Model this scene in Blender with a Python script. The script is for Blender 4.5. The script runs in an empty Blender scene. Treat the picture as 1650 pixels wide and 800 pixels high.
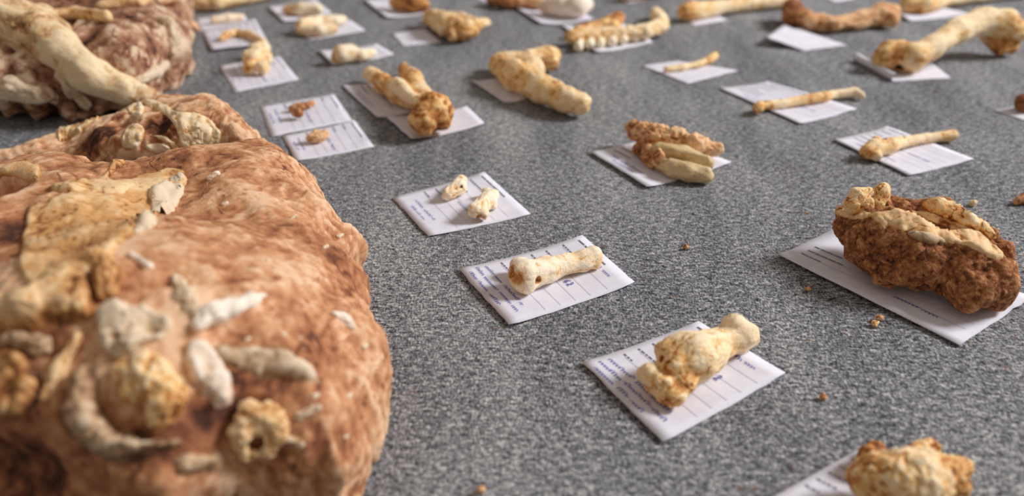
import bpy, math, random
import numpy as np
from mathutils import Vector
from mathutils.bvhtree import BVHTree

# ------------------------------------------------------------------ camera, world, light, exposure
S = bpy.context.scene
COL = S.collection
FPX, CX, CY, H, PITCH = 1350.0, 825.0, 400.0, 0.36, math.radians(29.0)
cd = bpy.data.cameras.new('camera'); cam = bpy.data.objects.new('camera', cd); COL.objects.link(cam)
cam.location = (0, 0, H); cam.rotation_euler = (math.radians(90) - PITCH, 0, 0)
cd.sensor_width = 36; cd.lens = FPX / 1650 * 36; cd.clip_start = 0.01; cd.clip_end = 50
cd.dof.use_dof = True; cd.dof.focus_distance = 0.69; cd.dof.aperture_fstop = 3.4
S.camera = cam

wd = bpy.data.worlds.new('world'); S.world = wd; wd.use_nodes = True
wd.node_tree.nodes['Background'].inputs[0].default_value = (1.0, 0.87, 0.72, 1)
wd.node_tree.nodes['Background'].inputs[1].default_value = 0.25

ld = bpy.data.lights.new('window_light', 'AREA'); ld.shape = 'RECTANGLE'; ld.size = 1.7; ld.size_y = 1.6
ld.energy = 400; ld.color = (1.0, 0.98, 0.96)
lo = bpy.data.objects.new('window_light', ld); COL.objects.link(lo)
lo.location = (5.3, 1.7, 3.9)
lo.rotation_euler = (Vector((0.0, 0.9, 0.0)) - lo.location).to_track_quat('-Z', 'Y').to_euler()

vs = S.view_settings
S.display_settings.display_device = 'sRGB'
vs.view_transform = 'Standard'; vs.look = 'None'; vs.gamma = 1; vs.exposure = 0.22; vs.use_curve_mapping = False

# ------------------------------------------------------------------ numpy helpers
cp, sp = math.cos(PITCH), math.sin(PITCH)
def ray(u, v):
    a = (u - CX) / FPX; b = -(v - CY) / FPX
    return np.array([a, cp + b * sp, -sp + b * cp])          # depth along the axis is 1
def W(u, v, z=0.0):                                          # point of the photo at height z above the carpet
    d = ray(u, v); t = (z - H) / d[2]
    return np.array([0, 0, H]) + d * t
def depth(p): return p[1] * cp + (H - p[2]) * sp
def WR(u, v, zpx, base=0.0):                                 # centre zpx pixels above the ground; returns point, metres per px
    z = base
    for _ in range(6):
        p = W(u, v, z); s = depth(p) / FPX; z = base + zpx * s
    return W(u, v, z), s

RT = np.random.RandomState(7).rand(32, 32, 32).astype(np.float32)
def vnoise(p):
    i = np.floor(p).astype(int); f = (p - i).astype(np.float32); f = f * f * (3 - 2 * f)
    x, y, z = (i & 31).T; x1, y1, z1 = (x + 1) & 31, (y + 1) & 31, (z + 1) & 31
    fx, fy, fz = f.T
    def L(a, b, t): return a + (b - a) * t
    return L(L(L(RT[x, y, z], RT[x1, y, z], fx), L(RT[x, y1, z], RT[x1, y1, z], fx), fy),
             L(L(RT[x, y, z1], RT[x1, y, z1], fx), L(RT[x, y1, z1], RT[x1, y1, z1], fx), fy), fz) * 2 - 1
def fbm(p, freq, octv=4, gain=0.5, seed=0.0):
    p = np.asarray(p, float) * freq + seed * 7.31 + 3.7
    r = 0; a = 1.0
    for o in range(octv):
        r = r + a * vnoise(p); p = p * 2.03 + 11.3; a *= gain
    return r

def surface_nets(f, org, h):
    ins = f < 0
    nx, ny, nz = f.shape
    c = np.zeros((nx - 1, ny - 1, nz - 1), np.int8)
    offs = [(a, b, d) for a in (0, 1) for b in (0, 1) for d in (0, 1)]
    for a, b, d in offs: c += ins[a:nx - 1 + a, b:ny - 1 + b, d:nz - 1 + d]
    act = np.argwhere((c > 0) & (c < 8))
    idx = -np.ones(c.shape, int); idx[tuple(act.T)] = np.arange(len(act))
    acc = np.zeros((len(act), 3)); cnt = np.zeros(len(act))
    for ax in range(3):
        for o in offs:
            if o[ax]: continue
            o = np.array(o); e = o.copy(); e[ax] = 1
            fa = f[tuple((act + o).T)]; fb = f[tuple((act + e).T)]
            m = (fa < 0) != (fb < 0)
            t = np.where(m, fa / np.where(m, fa - fb, 1), 0)
            pt = np.repeat(o[None].astype(float), len(act), 0); pt[:, ax] += t
            acc[m] += pt[m]; cnt[m] += 1
    V = (act + acc / cnt[:, None]) * h + org
    F = []
    for ax in range(3):
        b, d = [(1, 2), (2, 0), (0, 1)][ax]
        lo = [slice(None)] * 3; hi = [slice(None)] * 3
        lo[ax] = slice(0, -1); hi[ax] = slice(1, None)
        A = ins[tuple(lo)]; B = ins[tuple(hi)]
        e = np.argwhere(A != B)
        e = e[(e[:, b] > 0) & (e[:, d] > 0) & (e[:, b] < f.shape[b] - 1) & (e[:, d] < f.shape[d] - 1)]
        q = []
        for db, dd in ((-1, -1), (0, -1), (0, 0), (-1, 0)):
            k = e.copy(); k[:, b] += db; k[:, d] += dd
            q.append(idx[tuple(k.T)])
        q = np.stack(q, 1)
        flip = ~A[tuple(e.T)]
        q[flip] = q[flip][:, ::-1]
        F.append(q)
    return V, np.concatenate(F)

def poly_sd(P, poly):                                        # signed distance, positive inside
    poly = np.asarray(poly, float); d = np.full(len(P), 1e9); inside = np.zeros(len(P), bool)
    for i in range(len(poly)):
        a, b = poly[i], poly[(i + 1) % len(poly)]
        e = b - a; w = P - a
        t = np.clip((w @ e) / (e @ e), 0, 1)
        d = np.minimum(d, np.linalg.norm(w - t[:, None] * e, axis=1))
        with np.errstate(divide='ignore', invalid='ignore'):
            cr = ((a[1] > P[:, 1]) != (b[1] > P[:, 1])) & (P[:, 0] < (b[0] - a[0]) * (P[:, 1] - a[1]) / (b[1] - a[1]) + a[0])
        inside ^= cr
    return np.where(inside, d, -d)
def smooth_poly(poly, it=2):
    p = np.asarray(poly, float)
    for _ in range(it):
        q = np.roll(p, -1, 0); p = np.stack([.75 * p + .25 * q, .25 * p + .75 * q], 1).reshape(-1, p.shape[1])
    return p

# ------------------------------------------------------------------ materials
def M(name):
    m = bpy.data.materials.new(name); m.use_nodes = True
    nt = m.node_tree; return m, nt.nodes, nt.links, nt.nodes['Principled BSDF']
def lin(c): return tuple((x / 12.92 if x <= .04045 else ((x + .055) / 1.055) ** 2.4) for x in [k / 255 for k in c]) + (1,)
def fossil_mat(name, stops, freq=90, amp=.45, grain=.18, bump=.5, rough=.75, crack=.5, pore=.4, cav=1.6):
    m, n, l, b = M(name)
    tc = n.new('ShaderNodeTexCoord')
    def nz(scale, det, rg=.6, dist=0):
        t = n.new('ShaderNodeTexNoise'); t.inputs['Scale'].default_value = scale; t.inputs['Detail'].default_value = det; t.inputs['Roughness'].default_value = rg; t.inputs['Distortion'].default_value = dist
        l.new(tc.outputs['Object'], t.inputs[0]); return t.outputs[0]
    def mth(op, *xs, clamp=False):
        k = n.new('ShaderNodeMath'); k.operation = op; k.use_clamp = clamp
        for i, x in enumerate(xs):
            if isinstance(x, (int, float)): k.inputs[i].default_value = x
            else: l.new(x, k.inputs[i])
        return k.outputs[0]
    def mr(x, a, bb, c, d):
        k = n.new('ShaderNodeMapRange'); k.inputs[1].default_value = a; k.inputs[2].default_value = bb; k.inputs[3].default_value = c; k.inputs[4].default_value = d
        l.new(x, k.inputs[0]); return k.outputs[0]
    at = n.new('ShaderNodeAttribute'); at.attribute_name = 'dirt'  # soil and tone per vertex; on some near-block pieces also painted shade
    n1 = nz(freq, 6, .65, .4); n2 = nz(freq * 8, 4); n3 = nz(freq * .55, 3, .5, .6); n4 = nz(freq * 2.6, 4, .6)
    x = mth('MULTIPLY_ADD', mth('SUBTRACT', n1, .5), amp * 3, at.outputs['Fac'])
    x = mth('MULTIPLY_ADD', mth('SUBTRACT', n2, .5), grain * 3, x)
    x = mth('MULTIPLY_ADD', mth('SUBTRACT', n4, .5), amp * 1.3, x)
    ck = mth('MULTIPLY', mr(mth('ABSOLUTE', mth('SUBTRACT', n3, .5)), 0, .018, 1, 0), mr(n1, .4, .6, 0, 1))
    x = mth('MULTIPLY_ADD', ck, crack, x)
    vo = n.new('ShaderNodeTexVoronoi'); vo.inputs['Scale'].default_value = freq * 4.5; l.new(tc.outputs['Object'], vo.inputs[0])
    po = mth('MULTIPLY', mr(vo.outputs['Distance'], .12, .3, 1, 0), mr(n3, .48, .62, 0, 1))
    x = mth('MULTIPLY_ADD', po, pore, x)
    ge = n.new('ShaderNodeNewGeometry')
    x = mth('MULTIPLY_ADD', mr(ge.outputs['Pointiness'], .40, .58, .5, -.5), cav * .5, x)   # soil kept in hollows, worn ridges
    cr = n.new('ShaderNodeValToRGB'); l.new(x, cr.inputs[0])
    e = cr.color_ramp.elements
    while len(e) < len(stops): e.new(.5)
    for el, (p, c) in zip(e, stops): el.position = p; el.color = lin(c)
    l.new(cr.outputs[0], b.inputs['Base Color'])
    b.inputs['Roughness'].default_value = rough; b.inputs['Specular IOR Level'].default_value = .3
    bp = n.new('ShaderNodeBump'); bp.inputs['Strength'].default_value = bump; bp.inputs['Distance'].default_value = .002
    hh = mth('MULTIPLY_ADD', n2, .35, n1); hh = mth('MULTIPLY_ADD', n4, .5, hh); hh = mth('MULTIPLY_ADD', ck, -.35, hh); hh = mth('MULTIPLY_ADD', po, -.3, hh)
    l.new(hh, bp.inputs['Height']); l.new(bp.outputs[0], b.inputs['Normal'])
    return m
BONE = fossil_mat('fossil_bone', [(0, (255, 232, 196)), (.26, (246, 206, 146)), (.5, (214, 148, 82)), (.75, (148, 84, 44)), (1, (84, 46, 28))], freq=75, amp=.34, grain=.12)
PALE = fossil_mat('pale_bone', [(0, (255, 240, 216)), (.3, (247, 212, 160)), (.55, (218, 160, 98)), (1, (128, 76, 42))], freq=90, amp=.28, grain=.1, bump=.4)
RUST = fossil_mat('rusty_bone', [(0, (242, 202, 160)), (.3, (218, 160, 110)), (.55, (166, 104, 64)), (1, (84, 48, 30))], freq=85, amp=.42, grain=.18, bump=.7)
ROCK = fossil_mat('red_matrix', [(0, (236, 196, 162)), (.25, (206, 152, 112)), (.5, (170, 112, 78)), (.75, (126, 78, 56)), (1, (76, 46, 36))], freq=26, amp=.42, grain=.2, bump=1, rough=.9, crack=.3, pore=.25, cav=2)
DARK = fossil_mat('grey_brown_matrix', [(0, (224, 198, 172)), (.25, (180, 138, 110)), (.5, (140, 96, 74)), (.75, (98, 64, 50)), (1, (54, 36, 31))], freq=20, amp=.5, grain=.22, bump=1, rough=.9, cav=2.2)
MAND = fossil_mat('dark_red_matrix', [(0, (220, 172, 124)), (.3, (180, 120, 78)), (.6, (136, 82, 52)), (1, (68, 38, 26))], freq=90, amp=.42, grain=.24, bump=1, rough=.9, cav=2)
TAN = fossil_mat('tan_bone', [(0, (243, 208, 162)), (.28, (219, 168, 112)), (.58, (172, 114, 66)), (1, (96, 60, 38))], freq=32, amp=.42, grain=.12, bump=.6)
GREY = fossil_mat('grey_bone', [(0, (232, 212, 186)), (.35, (200, 168, 134)), (.65, (158, 120, 88)), (1, (92, 62, 44))], freq=40, amp=.35, grain=.12, bump=.5)
WHITE = fossil_mat('white_bone', [(0, (252, 238, 224)), (.5, (236, 208, 180)), (1, (170, 120, 86))], freq=60, amp=.3, grain=.1, bump=.4)
OLIVE = fossil_mat('tooth_enamel', [(0, (232, 210, 168)), (.4, (204, 174, 128)), (.7, (158, 122, 82)), (1, (100, 70, 44))], freq=60, amp=.25, grain=.08, bump=.3, rough=.5, crack=.3, pore=.1)

WEATH = fossil_mat('weathered_bone', [(0, (244, 222, 184)), (.3, (222, 184, 138)), (.55, (170, 120, 80)), (1, (88, 58, 40))], freq=38, amp=.5, grain=.14, bump=.7)

def paper_mat():
    m, n, l, b = M('card_paper')
    tc = n.new('ShaderNodeTexCoord'); nz = n.new('ShaderNodeTexNoise'); nz.inputs['Scale'].default_value = 60; nz.inputs['Detail'].default_value = 3
    l.new(tc.outputs['Object'], nz.inputs[0])
    cr = n.new('ShaderNodeValToRGB'); l.new(nz.outputs[0], cr.inputs[0])
    cr.color_ramp.elements[0].position = .3; cr.color_ramp.elements[0].color = lin((222, 222, 238)); cr.color_ramp.elements[1].position = .7; cr.color_ramp.elements[1].color = lin((233, 233, 246))
    l.new(cr.outputs[0], b.inputs['Base Color']); b.inputs['Roughness'].default_value = .85; b.inputs['Specular IOR Level'].default_value = .15
    bp = n.new('ShaderNodeBump'); bp.inputs['Strength'].default_value = .15; bp.inputs['Distance'].default_value = .002; l.new(nz.outputs[0], bp.inputs['Height']); l.new(bp.outputs[0], b.inputs['Normal'])
    return m
PAPER = paper_mat()
def ink(name, c):
    m, n, l, b = M(name)
    tc = n.new('ShaderNodeTexCoord'); nz = n.new('ShaderNodeTexNoise'); nz.inputs['Scale'].default_value = 500
    l.new(tc.outputs['Object'], nz.inputs[0])
    cr = n.new('ShaderNodeValToRGB'); l.new(nz.outputs[0], cr.inputs[0])
    cr.color_ramp.elements[0].color = lin(c); cr.color_ramp.elements[1].color = lin(tuple(min(255, x + 45) for x in c))
    l.new(cr.outputs[0], b.inputs['Base Color']); b.inputs['Roughness'].default_value = .8
    return m
INK = ink('blue_ink', (62, 68, 150)); PRINT = ink('grey_print', (84, 86, 104)); RULE = ink('rule_line', (178, 176, 194))

def carpet_mat():
    m, n, l, b = M('carpet_grey')
    tc = n.new('ShaderNodeTexCoord')
    def noise(scale, det, rg=.6, map_=None, rot=0):
        t = n.new('ShaderNodeTexNoise'); t.inputs['Scale'].default_value = scale; t.inputs['Detail'].default_value = det; t.inputs['Roughness'].default_value = rg
        mp = n.new('ShaderNodeMapping'); mp.inputs['Scale'].default_value = map_ or (1, 1, 1); mp.inputs['Rotation'].default_value = (0, 0, rot)
        l.new(tc.outputs['Object'], mp.inputs[0]); l.new(mp.outputs[0], t.inputs[0]); return t.outputs[0]
    def mth(op, a, bb, c=None):
        k = n.new('ShaderNodeMath'); k.operation = op
        for i, x in enumerate((a, bb, c)):
            if x is None: continue
            if isinstance(x, (int, float)): k.inputs[i].default_value = x
            else: l.new(x, k.inputs[i])
        return k.outputs[0]
    f1 = noise(640, 3, .75, (1, .42, 1), .6); f2 = noise(520, 3, .75, (.4, 1, 1), -.3); f3 = noise(210, 4, .7, (.5, 1, 1), .25); f4 = noise(12, 3, .6, (1, .25, 1), .9)
    x = mth('MULTIPLY_ADD', mth('SUBTRACT', f1, .5), 2.1, .5)
    x = mth('MULTIPLY_ADD', mth('SUBTRACT', f2, .5), 1.9, x)
    x = mth('MULTIPLY_ADD', mth('SUBTRACT', f3, .5), 1.3, x)
    x = mth('MULTIPLY_ADD', mth('SUBTRACT', f4, .5), .6, x)
    cr = n.new('ShaderNodeValToRGB'); l.new(x, cr.inputs[0]); e = cr.color_ramp.elements
    st = [(.0, (38, 38, 44)), (.3, (98, 99, 107)), (.6, (148, 150, 157)), (1.0, (230, 230, 230))]
    while len(e) < 4: e.new(.5)
    for el, (p, c) in zip(e, st): el.position = p; el.color = lin(c)
    # soil trodden into the pile
    s1 = noise(9, 4, .6); s2 = noise(140, 2, .6)
    sm = mth('MULTIPLY', mth('GREATER_THAN', s1, .56), mth('GREATER_THAN', s2, .66))
    mx = n.new('ShaderNodeMix'); mx.data_type = 'RGBA'; l.new(mth('MULTIPLY', sm, .55), mx.inputs[0]); l.new(cr.outputs[0], mx.inputs[6]); mx.inputs[7].default_value = lin((150, 104, 74))
    l.new(mx.outputs[2], b.inputs['Base Color']); b.inputs['Roughness'].default_value = .95; b.inputs['Specular IOR Level'].default_value = .1
    bp = n.new('ShaderNodeBump'); bp.inputs['Strength'].default_value = .8; bp.inputs['Distance'].default_value = .0012; l.new(x, bp.inputs['Height']); l.new(bp.outputs[0], b.inputs['Normal'])
    return m

# ------------------------------------------------------------------ object helpers
def mesh_obj(name, V, F, mat, parent=None, dirt=None, smooth=True, origin=None):
    V = np.asarray(V, float)
    me = bpy.data.meshes.new(name)
    o = bpy.data.objects.new(name, me); COL.objects.link(o)
    if parent is not None: org = np.array(parent.location)
    elif origin is not None: org = np.array(origin)
    else: org = np.array([(V[:, 0].min() + V[:, 0].max()) / 2, (V[:, 1].min() + V[:, 1].max()) / 2, V[:, 2].min()])
    me.from_pydata((V - org).tolist(), [], [tuple(f) for f in np.asarray(F).tolist()] if isinstance(F, np.ndarray) else F)
    me.update()
    if smooth: me.shade_smooth()
    if parent is not None: o.parent = parent
    else: o.location = org
    me.materials.append(mat)
    if dirt is not None:
        a = me.attributes.new('dirt', 'FLOAT', 'POINT'); a.data.foreach_set('value', np.asarray(dirt, np.float32))
    return o
def tag(o, label, cat, group=None):
    o['label'] = label; o['category'] = cat
    if group: o['group'] = group
    return o
def empty(name, p):
    o = bpy.data.objects.new(name, None); COL.objects.link(o); o.location = p; o.empty_display_size = .01
    return o

def smin(a, b, k):
    h = np.clip(.5 + .5 * (b - a) / k, 0, 1)
    return b + (a - b) * h - k * h * (1 - h)

def sdf_build(chains, cuts=(), k=.004, n=80, base=0.0, fl=1.0, bvh=None, lift=.15, rough=.06, nf=None, seed=0, ground=None, stretch=.55):
    """chains: lists of (u, v, rpx, dirt[, zpx]) in photo pixels; built as one smooth union of tapered limbs in world space"""
    segs = []
    def place(q):
        u, v, r = q[:3]; dd = q[3] if len(q) > 3 else .2
        if bvh is not None:
            o = Vector((0, 0, H)); hit = bvh.ray_cast(o, Vector(ray(u, v)).normalized())
            if hit[0] is None: p, s = WR(u, v, r, base)
            else:
                p = np.array(hit[0]); nn = np.array(hit[1]); s = depth(p) / FPX
                lf = q[4] if len(q) > 4 else lift
                p = p + nn * r * s * lf
        else:
            z = q[4] if len(q) > 4 else r * fl
            p, s = WR(u, v, z, base)
        return p, r * s, dd
    for ch in chains:
        pl = [place(q) for q in ch]
        if len(pl) == 1: pl = pl * 2
        for a, b in zip(pl[:-1], pl[1:]): segs.append((a, b))
    cut = []
    for q in cuts:
        p, r, _ = place(tuple(q[:3]) + (0,) + tuple(q[3:])); cut.append((p, r))
    lo = np.min([np.minimum(a[0] - a[1], b[0] - b[1]) for a, b in segs], 0)
    hi = np.max([np.maximum(a[0] + a[1], b[0] + b[1]) for a, b in segs], 0)
    pad = (hi - lo).max() * .08 + k
    lo -= pad; hi += pad
    h = (hi - lo).max() / n
    dims = np.ceil((hi - lo) / h).astype(int) + 1
    g = np.stack(np.meshgrid(*[lo[i] + np.arange(dims[i]) * h for i in range(3)], indexing='ij'), -1).reshape(-1, 3)
    def ev(P):
        d = None; ws = 0; wd_ = 0
        for (a, ra, da), (b, rb, db) in segs:
            A = np.array([a[0], a[1], a[2] / fl]); B = np.array([b[0], b[1], b[2] / fl])
            Q = P * np.array([1, 1, 1 / fl]) if fl != 1 else P
            e = B - A; L = e @ e
            t = np.clip((Q - A) @ e / L, 0, 1) if L > 1e-12 else np.zeros(len(P))
            x = np.linalg.norm(Q - A - t[:, None] * e, axis=1) - (ra + (rb - ra) * t)
            d = x if d is None else smin(d, x, k)
            w = np.exp(-np.clip(x, -.02, .1) / (k * .8)); ws = ws + w; wd_ = wd_ + w * (da + (db - da) * t)
        for p, r in cut:
            x = np.linalg.norm(P - p, axis=1) - r
            d = -smin(-d, x, k * .35)
        return d, wd_ / np.maximum(ws, 1e-9)
    f, _ = ev(g)
    if ground is not None: f = np.maximum(f, ground - g[:, 2])
    V, F = surface_nets(f.reshape(dims), lo, h)
    _, dirt = ev(V)
    # roughness: displace along the gradient
    eps = h * .5
    gr = np.stack([ev(V + np.eye(3)[i] * eps)[0] - ev(V - np.eye(3)[i] * eps)[0] for i in range(3)], 1)
    gr /= np.linalg.norm(gr, axis=1)[:, None] + 1e-12
    R = np.mean([a[1] for a, b in segs])
    nf = nf or .9 / R
    # grain runs along the length of the piece
    c0 = V.mean(0); ev_, ax_ = np.linalg.eigh(np.cov((V - c0).T)); axis = ax_[:, 2]
    st = stretch if ev_[2] > 3 * ev_[1] else 0
    Vs = V - np.outer((V - c0) @ axis, axis) * st
    n_a = fbm(Vs, nf, 5, .5, seed); n_b = np.abs(fbm(Vs, nf * 1.1, 3, .4, seed + 3)) * 2 - .6; n_c = .6 - np.abs(fbm(Vs, nf * 1.7, 3, .5, seed + 6)) * 2
    nz = n_a * .85 + n_b * .4 + n_c * .22
    V2 = V + gr * (nz * R * rough * 1.5)[:, None]
    if ground is not None: V2[:, 2] = np.maximum(V2[:, 2], ground)
    dirt = dirt + np.clip(-nz, -.6, .9) * .16
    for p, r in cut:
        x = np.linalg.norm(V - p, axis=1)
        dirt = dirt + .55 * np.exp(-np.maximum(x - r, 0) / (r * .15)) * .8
    return V2, F, np.clip(dirt, 0, 1)

def rest(V, base=0.0006):                                   # set the piece down on what carries it
    V = V.copy(); V[:, 2] += base - V[:, 2].min(); return V

def bone(name, label, cat, chains, mat=None, cuts=(), group=None, base=.0012, parent=None, settle=True, **kw):
    V, F, d = sdf_build(chains, cuts, base=base, **kw)
    if settle: V = rest(V, base)
    o = mesh_obj(name, V, F, mat or BONE, parent, d)
    if label: tag(o, label, cat, group)
    return o

def bvh_of(o):
    mw = o.matrix_world if o.parent is None else None
    off = np.array(o.location) if o.parent is None else np.array(o.parent.location)
    V = [Vector(np.array(v.co) + off) for v in o.data.vertices]
    return BVHTree.FromPolygons(V, [list(p.vertices) for p in o.data.polygons])

def plate(name, parent, bvh, poly, thick, mat, dirt=.2, step=4.0, edge=8.0, seed=0, rag=4.0, bump=.3):
    """a slab of bone lying on the surface of a block: its real thickness is added outward from the stone it lies on"""
    poly = smooth_poly(poly, 2); lo = poly.min(0) - 10; hi = poly.max(0) + 10
    nu = int((hi[0] - lo[0]) / step) + 1; nv = int((hi[1] - lo[1]) / step) + 1
    uu, vv = np.meshgrid(lo[0] + np.arange(nu) * step, lo[1] + np.arange(nv) * step, indexing='ij')
    P = np.stack([uu.ravel(), vv.ravel()], 1)
    pn = np.stack([P[:, 0] * .03, P[:, 1] * .03, np.full(len(P), seed * 3.3)], 1)
    sd = poly_sd(P, poly) + fbm(pn, 1, 4) * rag
    keep = sd > -step * 2.2
    idx = -np.ones(len(P), int); V = []; D = []; dep = []
    o = Vector((0, 0, H))
    for i in np.nonzero(keep)[0]:
        hit = bvh.ray_cast(o, Vector(ray(*P[i])).normalized())
        if hit[0] is None: continue
        p = np.array(hit[0]); nn = np.array(hit[1]); nn = nn + np.array([0, 0, .6]); nn /= np.linalg.norm(nn)
        t = max(-1.0, min(1.0, sd[i] / edge)); t = math.sin(t * math.pi / 2) if t > 0 else t * .8
        bz = float(fbm(p[None], 60, 4, .5, seed)[0])
        idx[i] = len(V); V.append(p + nn * thick * (t * (1 + bump * bz))); D.append(dirt - .12 * bz + (.3 if sd[i] < edge * .35 else 0)); dep.append(depth(p))
    if len(V) < 12: return None
    F = []
    I = idx.reshape(nu, nv)
    for a in range(nu - 1):
        for b in range(nv - 1):
            q = (I[a, b], I[a, b + 1], I[a + 1, b + 1], I[a + 1, b])
            if min(q) < 0: continue
            dd = [dep[j] for j in q]
            if max(dd) - min(dd) > .035: continue
            F.append(q)
    V = np.array(V)
    return mesh_obj(name, V, F, mat, parent, np.clip(D, 0, 1))

# ------------------------------------------------------------------ the carpet
def slab_floor():
    n = 40
    xs = np.linspace(-3.2, 3.6, n); ys = np.linspace(-1.2, 6.5, n)
    V = [(x, y, 0) for x in xs for y in ys]
    F = [(i * n + j, (i + 1) * n + j, (i + 1) * n + j + 1, i * n + j + 1) for i in range(n - 1) for j in range(n - 1)]
    o = mesh_obj('floor', V, F, carpet_mat(), origin=(0, 0, 0)); o['kind'] = 'structure'
    o['label'] = 'speckled grey needle felt carpet'
    return o
slab_floor()

# ------------------------------------------------------------------ the three big blocks
def block(name, label, outline, top, rnd, mat, dirt, n, bumps=(), cuts=(), seed=0, rough=.006, nf=18, lowfreq=7, lowamp=.012, paint=(), ragged=.011):
    """outline: closed list of world xy; top(x, y): height of the stone; bumps: (x, y, z, rx, ry, rz)"""
    poly = smooth_poly(outline, 2)
    lo = np.array([poly[:, 0].min() - .03, poly[:, 1].min() - .03, -.01]); 
    hi = np.array([poly[:, 0].max() + .03, poly[:, 1].max() + .03, .0])
    gx, gy = np.meshgrid(np.linspace(lo[0], hi[0], 12), np.linspace(lo[1], hi[1], 12))
    hi[2] = max(top(gx, gy).max(), max([b[2] + b[5] for b in bumps], default=0)) + .035
    h = (hi - lo).max() / n
    dims = np.ceil((hi - lo) / h).astype(int) + 1
    ax = [lo[i] + np.arange(dims[i]) * h for i in range(3)]
    g2 = np.stack(np.meshgrid(ax[0], ax[1], indexing='ij'), -1).reshape(-1, 2)
    p3 = np.c_[g2, np.zeros(len(g2))]
    sd = (-poly_sd(g2, poly) + fbm(p3, 24, 5, .55, seed) * ragged).reshape(dims[0], dims[1], 1)
    tp = (top(g2[:, 0], g2[:, 1]) + fbm(p3, lowfreq, 3, .5, seed + 2) * lowamp).reshape(dims[0], dims[1], 1)
    z = ax[2][None, None, :]
    # undercut: the side draws in towards the ground
    qx = sd + rnd + .22 * np.clip(tp * .45 - z, 0, 1); qz = z - tp + rnd
    f = np.sqrt(np.maximum(qx, 0) ** 2 + np.maximum(qz, 0) ** 2) + np.minimum(np.maximum(qx, qz), 0) - rnd
    X, Y, Z = ax[0][:, None, None], ax[1][None, :, None], z
    for (bx, by, bz, rx, ry, rz) in bumps:
        kk = np.sqrt(((X - bx) / rx) ** 2 + ((Y - by) / ry) ** 2 + ((Z - bz) / rz) ** 2)
        f = smin(f, (kk - 1) * min(rx, ry, rz), .02)
    for (bx, by, bz, rx, ry, rz) in cuts:
        kk = np.sqrt(((X - bx) / rx) ** 2 + ((Y - by) / ry) ** 2 + ((Z - bz) / rz) ** 2)
        f = -smin(-f, (kk - 1) * min(rx, ry, rz), .012)
    f = np.maximum(f, .001 - Z)
    V, F = surface_nets(f, lo, h)
    me = bpy.data.meshes.new('t'); me.from_pydata(V.tolist(), [], F.tolist()); me.update()
    N = np.zeros(len(V) * 3); me.vertices.foreach_get('normal', N); N = N.reshape(-1, 3); bpy.data.meshes.remove(me)
    nz = fbm(V, nf, 6, .62, seed)
    nz2 = 1 - np.abs(fbm(V, nf * .8, 4, .5, seed + 5)) * 2
    nz3 = fbm(V, nf * 6, 4, .6, seed + 7)
    V2 = V + N * ((nz * .8 + nz2 * .55 + nz3 * .16) * rough)[:, None]
    V2[:, 2] = np.maximum(V2[:, 2], .0008)
    dd = dirt + np.clip(-nz, -.8, .8) * .2 + fbm(V, 9, 3, .5, seed + 9) * .14
    tree = BVHTree.FromPolygons([Vector(v) for v in V2], F.tolist())
    for (u, v, r, dl) in paint:                              # patches of darker or paler stone; some hold painted shade
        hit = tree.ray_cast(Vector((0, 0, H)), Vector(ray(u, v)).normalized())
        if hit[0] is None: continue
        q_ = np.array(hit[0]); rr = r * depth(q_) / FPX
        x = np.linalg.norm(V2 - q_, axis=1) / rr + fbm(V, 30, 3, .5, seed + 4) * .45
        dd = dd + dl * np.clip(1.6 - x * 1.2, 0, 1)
    root = empty(name, (poly[:, 0].mean(), poly[:, 1].mean(), 0)); tag(root, label, 'fossil block')
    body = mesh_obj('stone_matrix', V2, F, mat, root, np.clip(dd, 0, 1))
    return root, body, bvh_of(body)

def xy(*pts): return [tuple(W(u, v, z)[:2]) for u, v, z in pts]
def piece(name, root, bvh, chains, mat, cuts=(), k=.006, n=60, lift=.2, rough=.09, seed=0, label=None, nf=None):
    V, F, d = sdf_build(chains, cuts, k=k, n=n, bvh=bvh, lift=lift, rough=rough, seed=seed, nf=nf)
    o = mesh_obj(name, V, F, mat, root, d)
    if label: o['label'] = label
    return o

# near block
near_out = xy((545, 800, .03), (592, 725, .03), (628, 665, .035), (640, 590, .035), (612, 490, .035), (572, 420, .035), (520, 330, .035), (470, 285, .035), (415, 262, .05), (300, 247, .085), (180, 240, .09), (0, 243, .09)) + [(-.56, .60), (-.58, .40), (-.42, .30), (-.25, .285), (-.17, .305), (-.128, .335)]
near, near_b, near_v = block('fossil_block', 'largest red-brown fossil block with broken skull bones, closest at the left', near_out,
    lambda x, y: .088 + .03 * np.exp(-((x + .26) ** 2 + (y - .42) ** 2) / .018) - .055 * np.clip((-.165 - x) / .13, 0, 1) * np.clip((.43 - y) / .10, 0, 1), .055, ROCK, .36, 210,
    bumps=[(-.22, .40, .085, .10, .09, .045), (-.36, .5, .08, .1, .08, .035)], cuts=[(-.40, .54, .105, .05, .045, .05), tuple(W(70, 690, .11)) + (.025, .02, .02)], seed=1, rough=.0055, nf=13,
    paint=[(250, 265, 60, .3), (340, 270, 60, .15), (100, 270, 50, .2), (290, 400, 80, .25), (330, 340, 60, .2), (250, 455, 60, .35), (480, 440, 110, -.15), (560, 560, 90, -.12), (470, 350, 70, -.1), (420, 540, 60, .05), (20, 380, 50, .5), (90, 570, 60, .3), (60, 760, 150, .28), (250, 770, 120, .3), (120, 690, 60, .3), (430, 770, 90, .12), (350, 620, 60, .15), (300, 690, 60, .25), (420, 640, 40, .15), (520, 400, 40, .2), (440, 400, 40, .25), (380, 450, 50, .15)])  # shade painted into lower-left stone (partly dark itself) and the left hollow
P_ = lambda *a, step=4, edge=5, **k: plate(a[0], near, near_v, *a[1:], step=step, edge=edge, **k)
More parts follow.
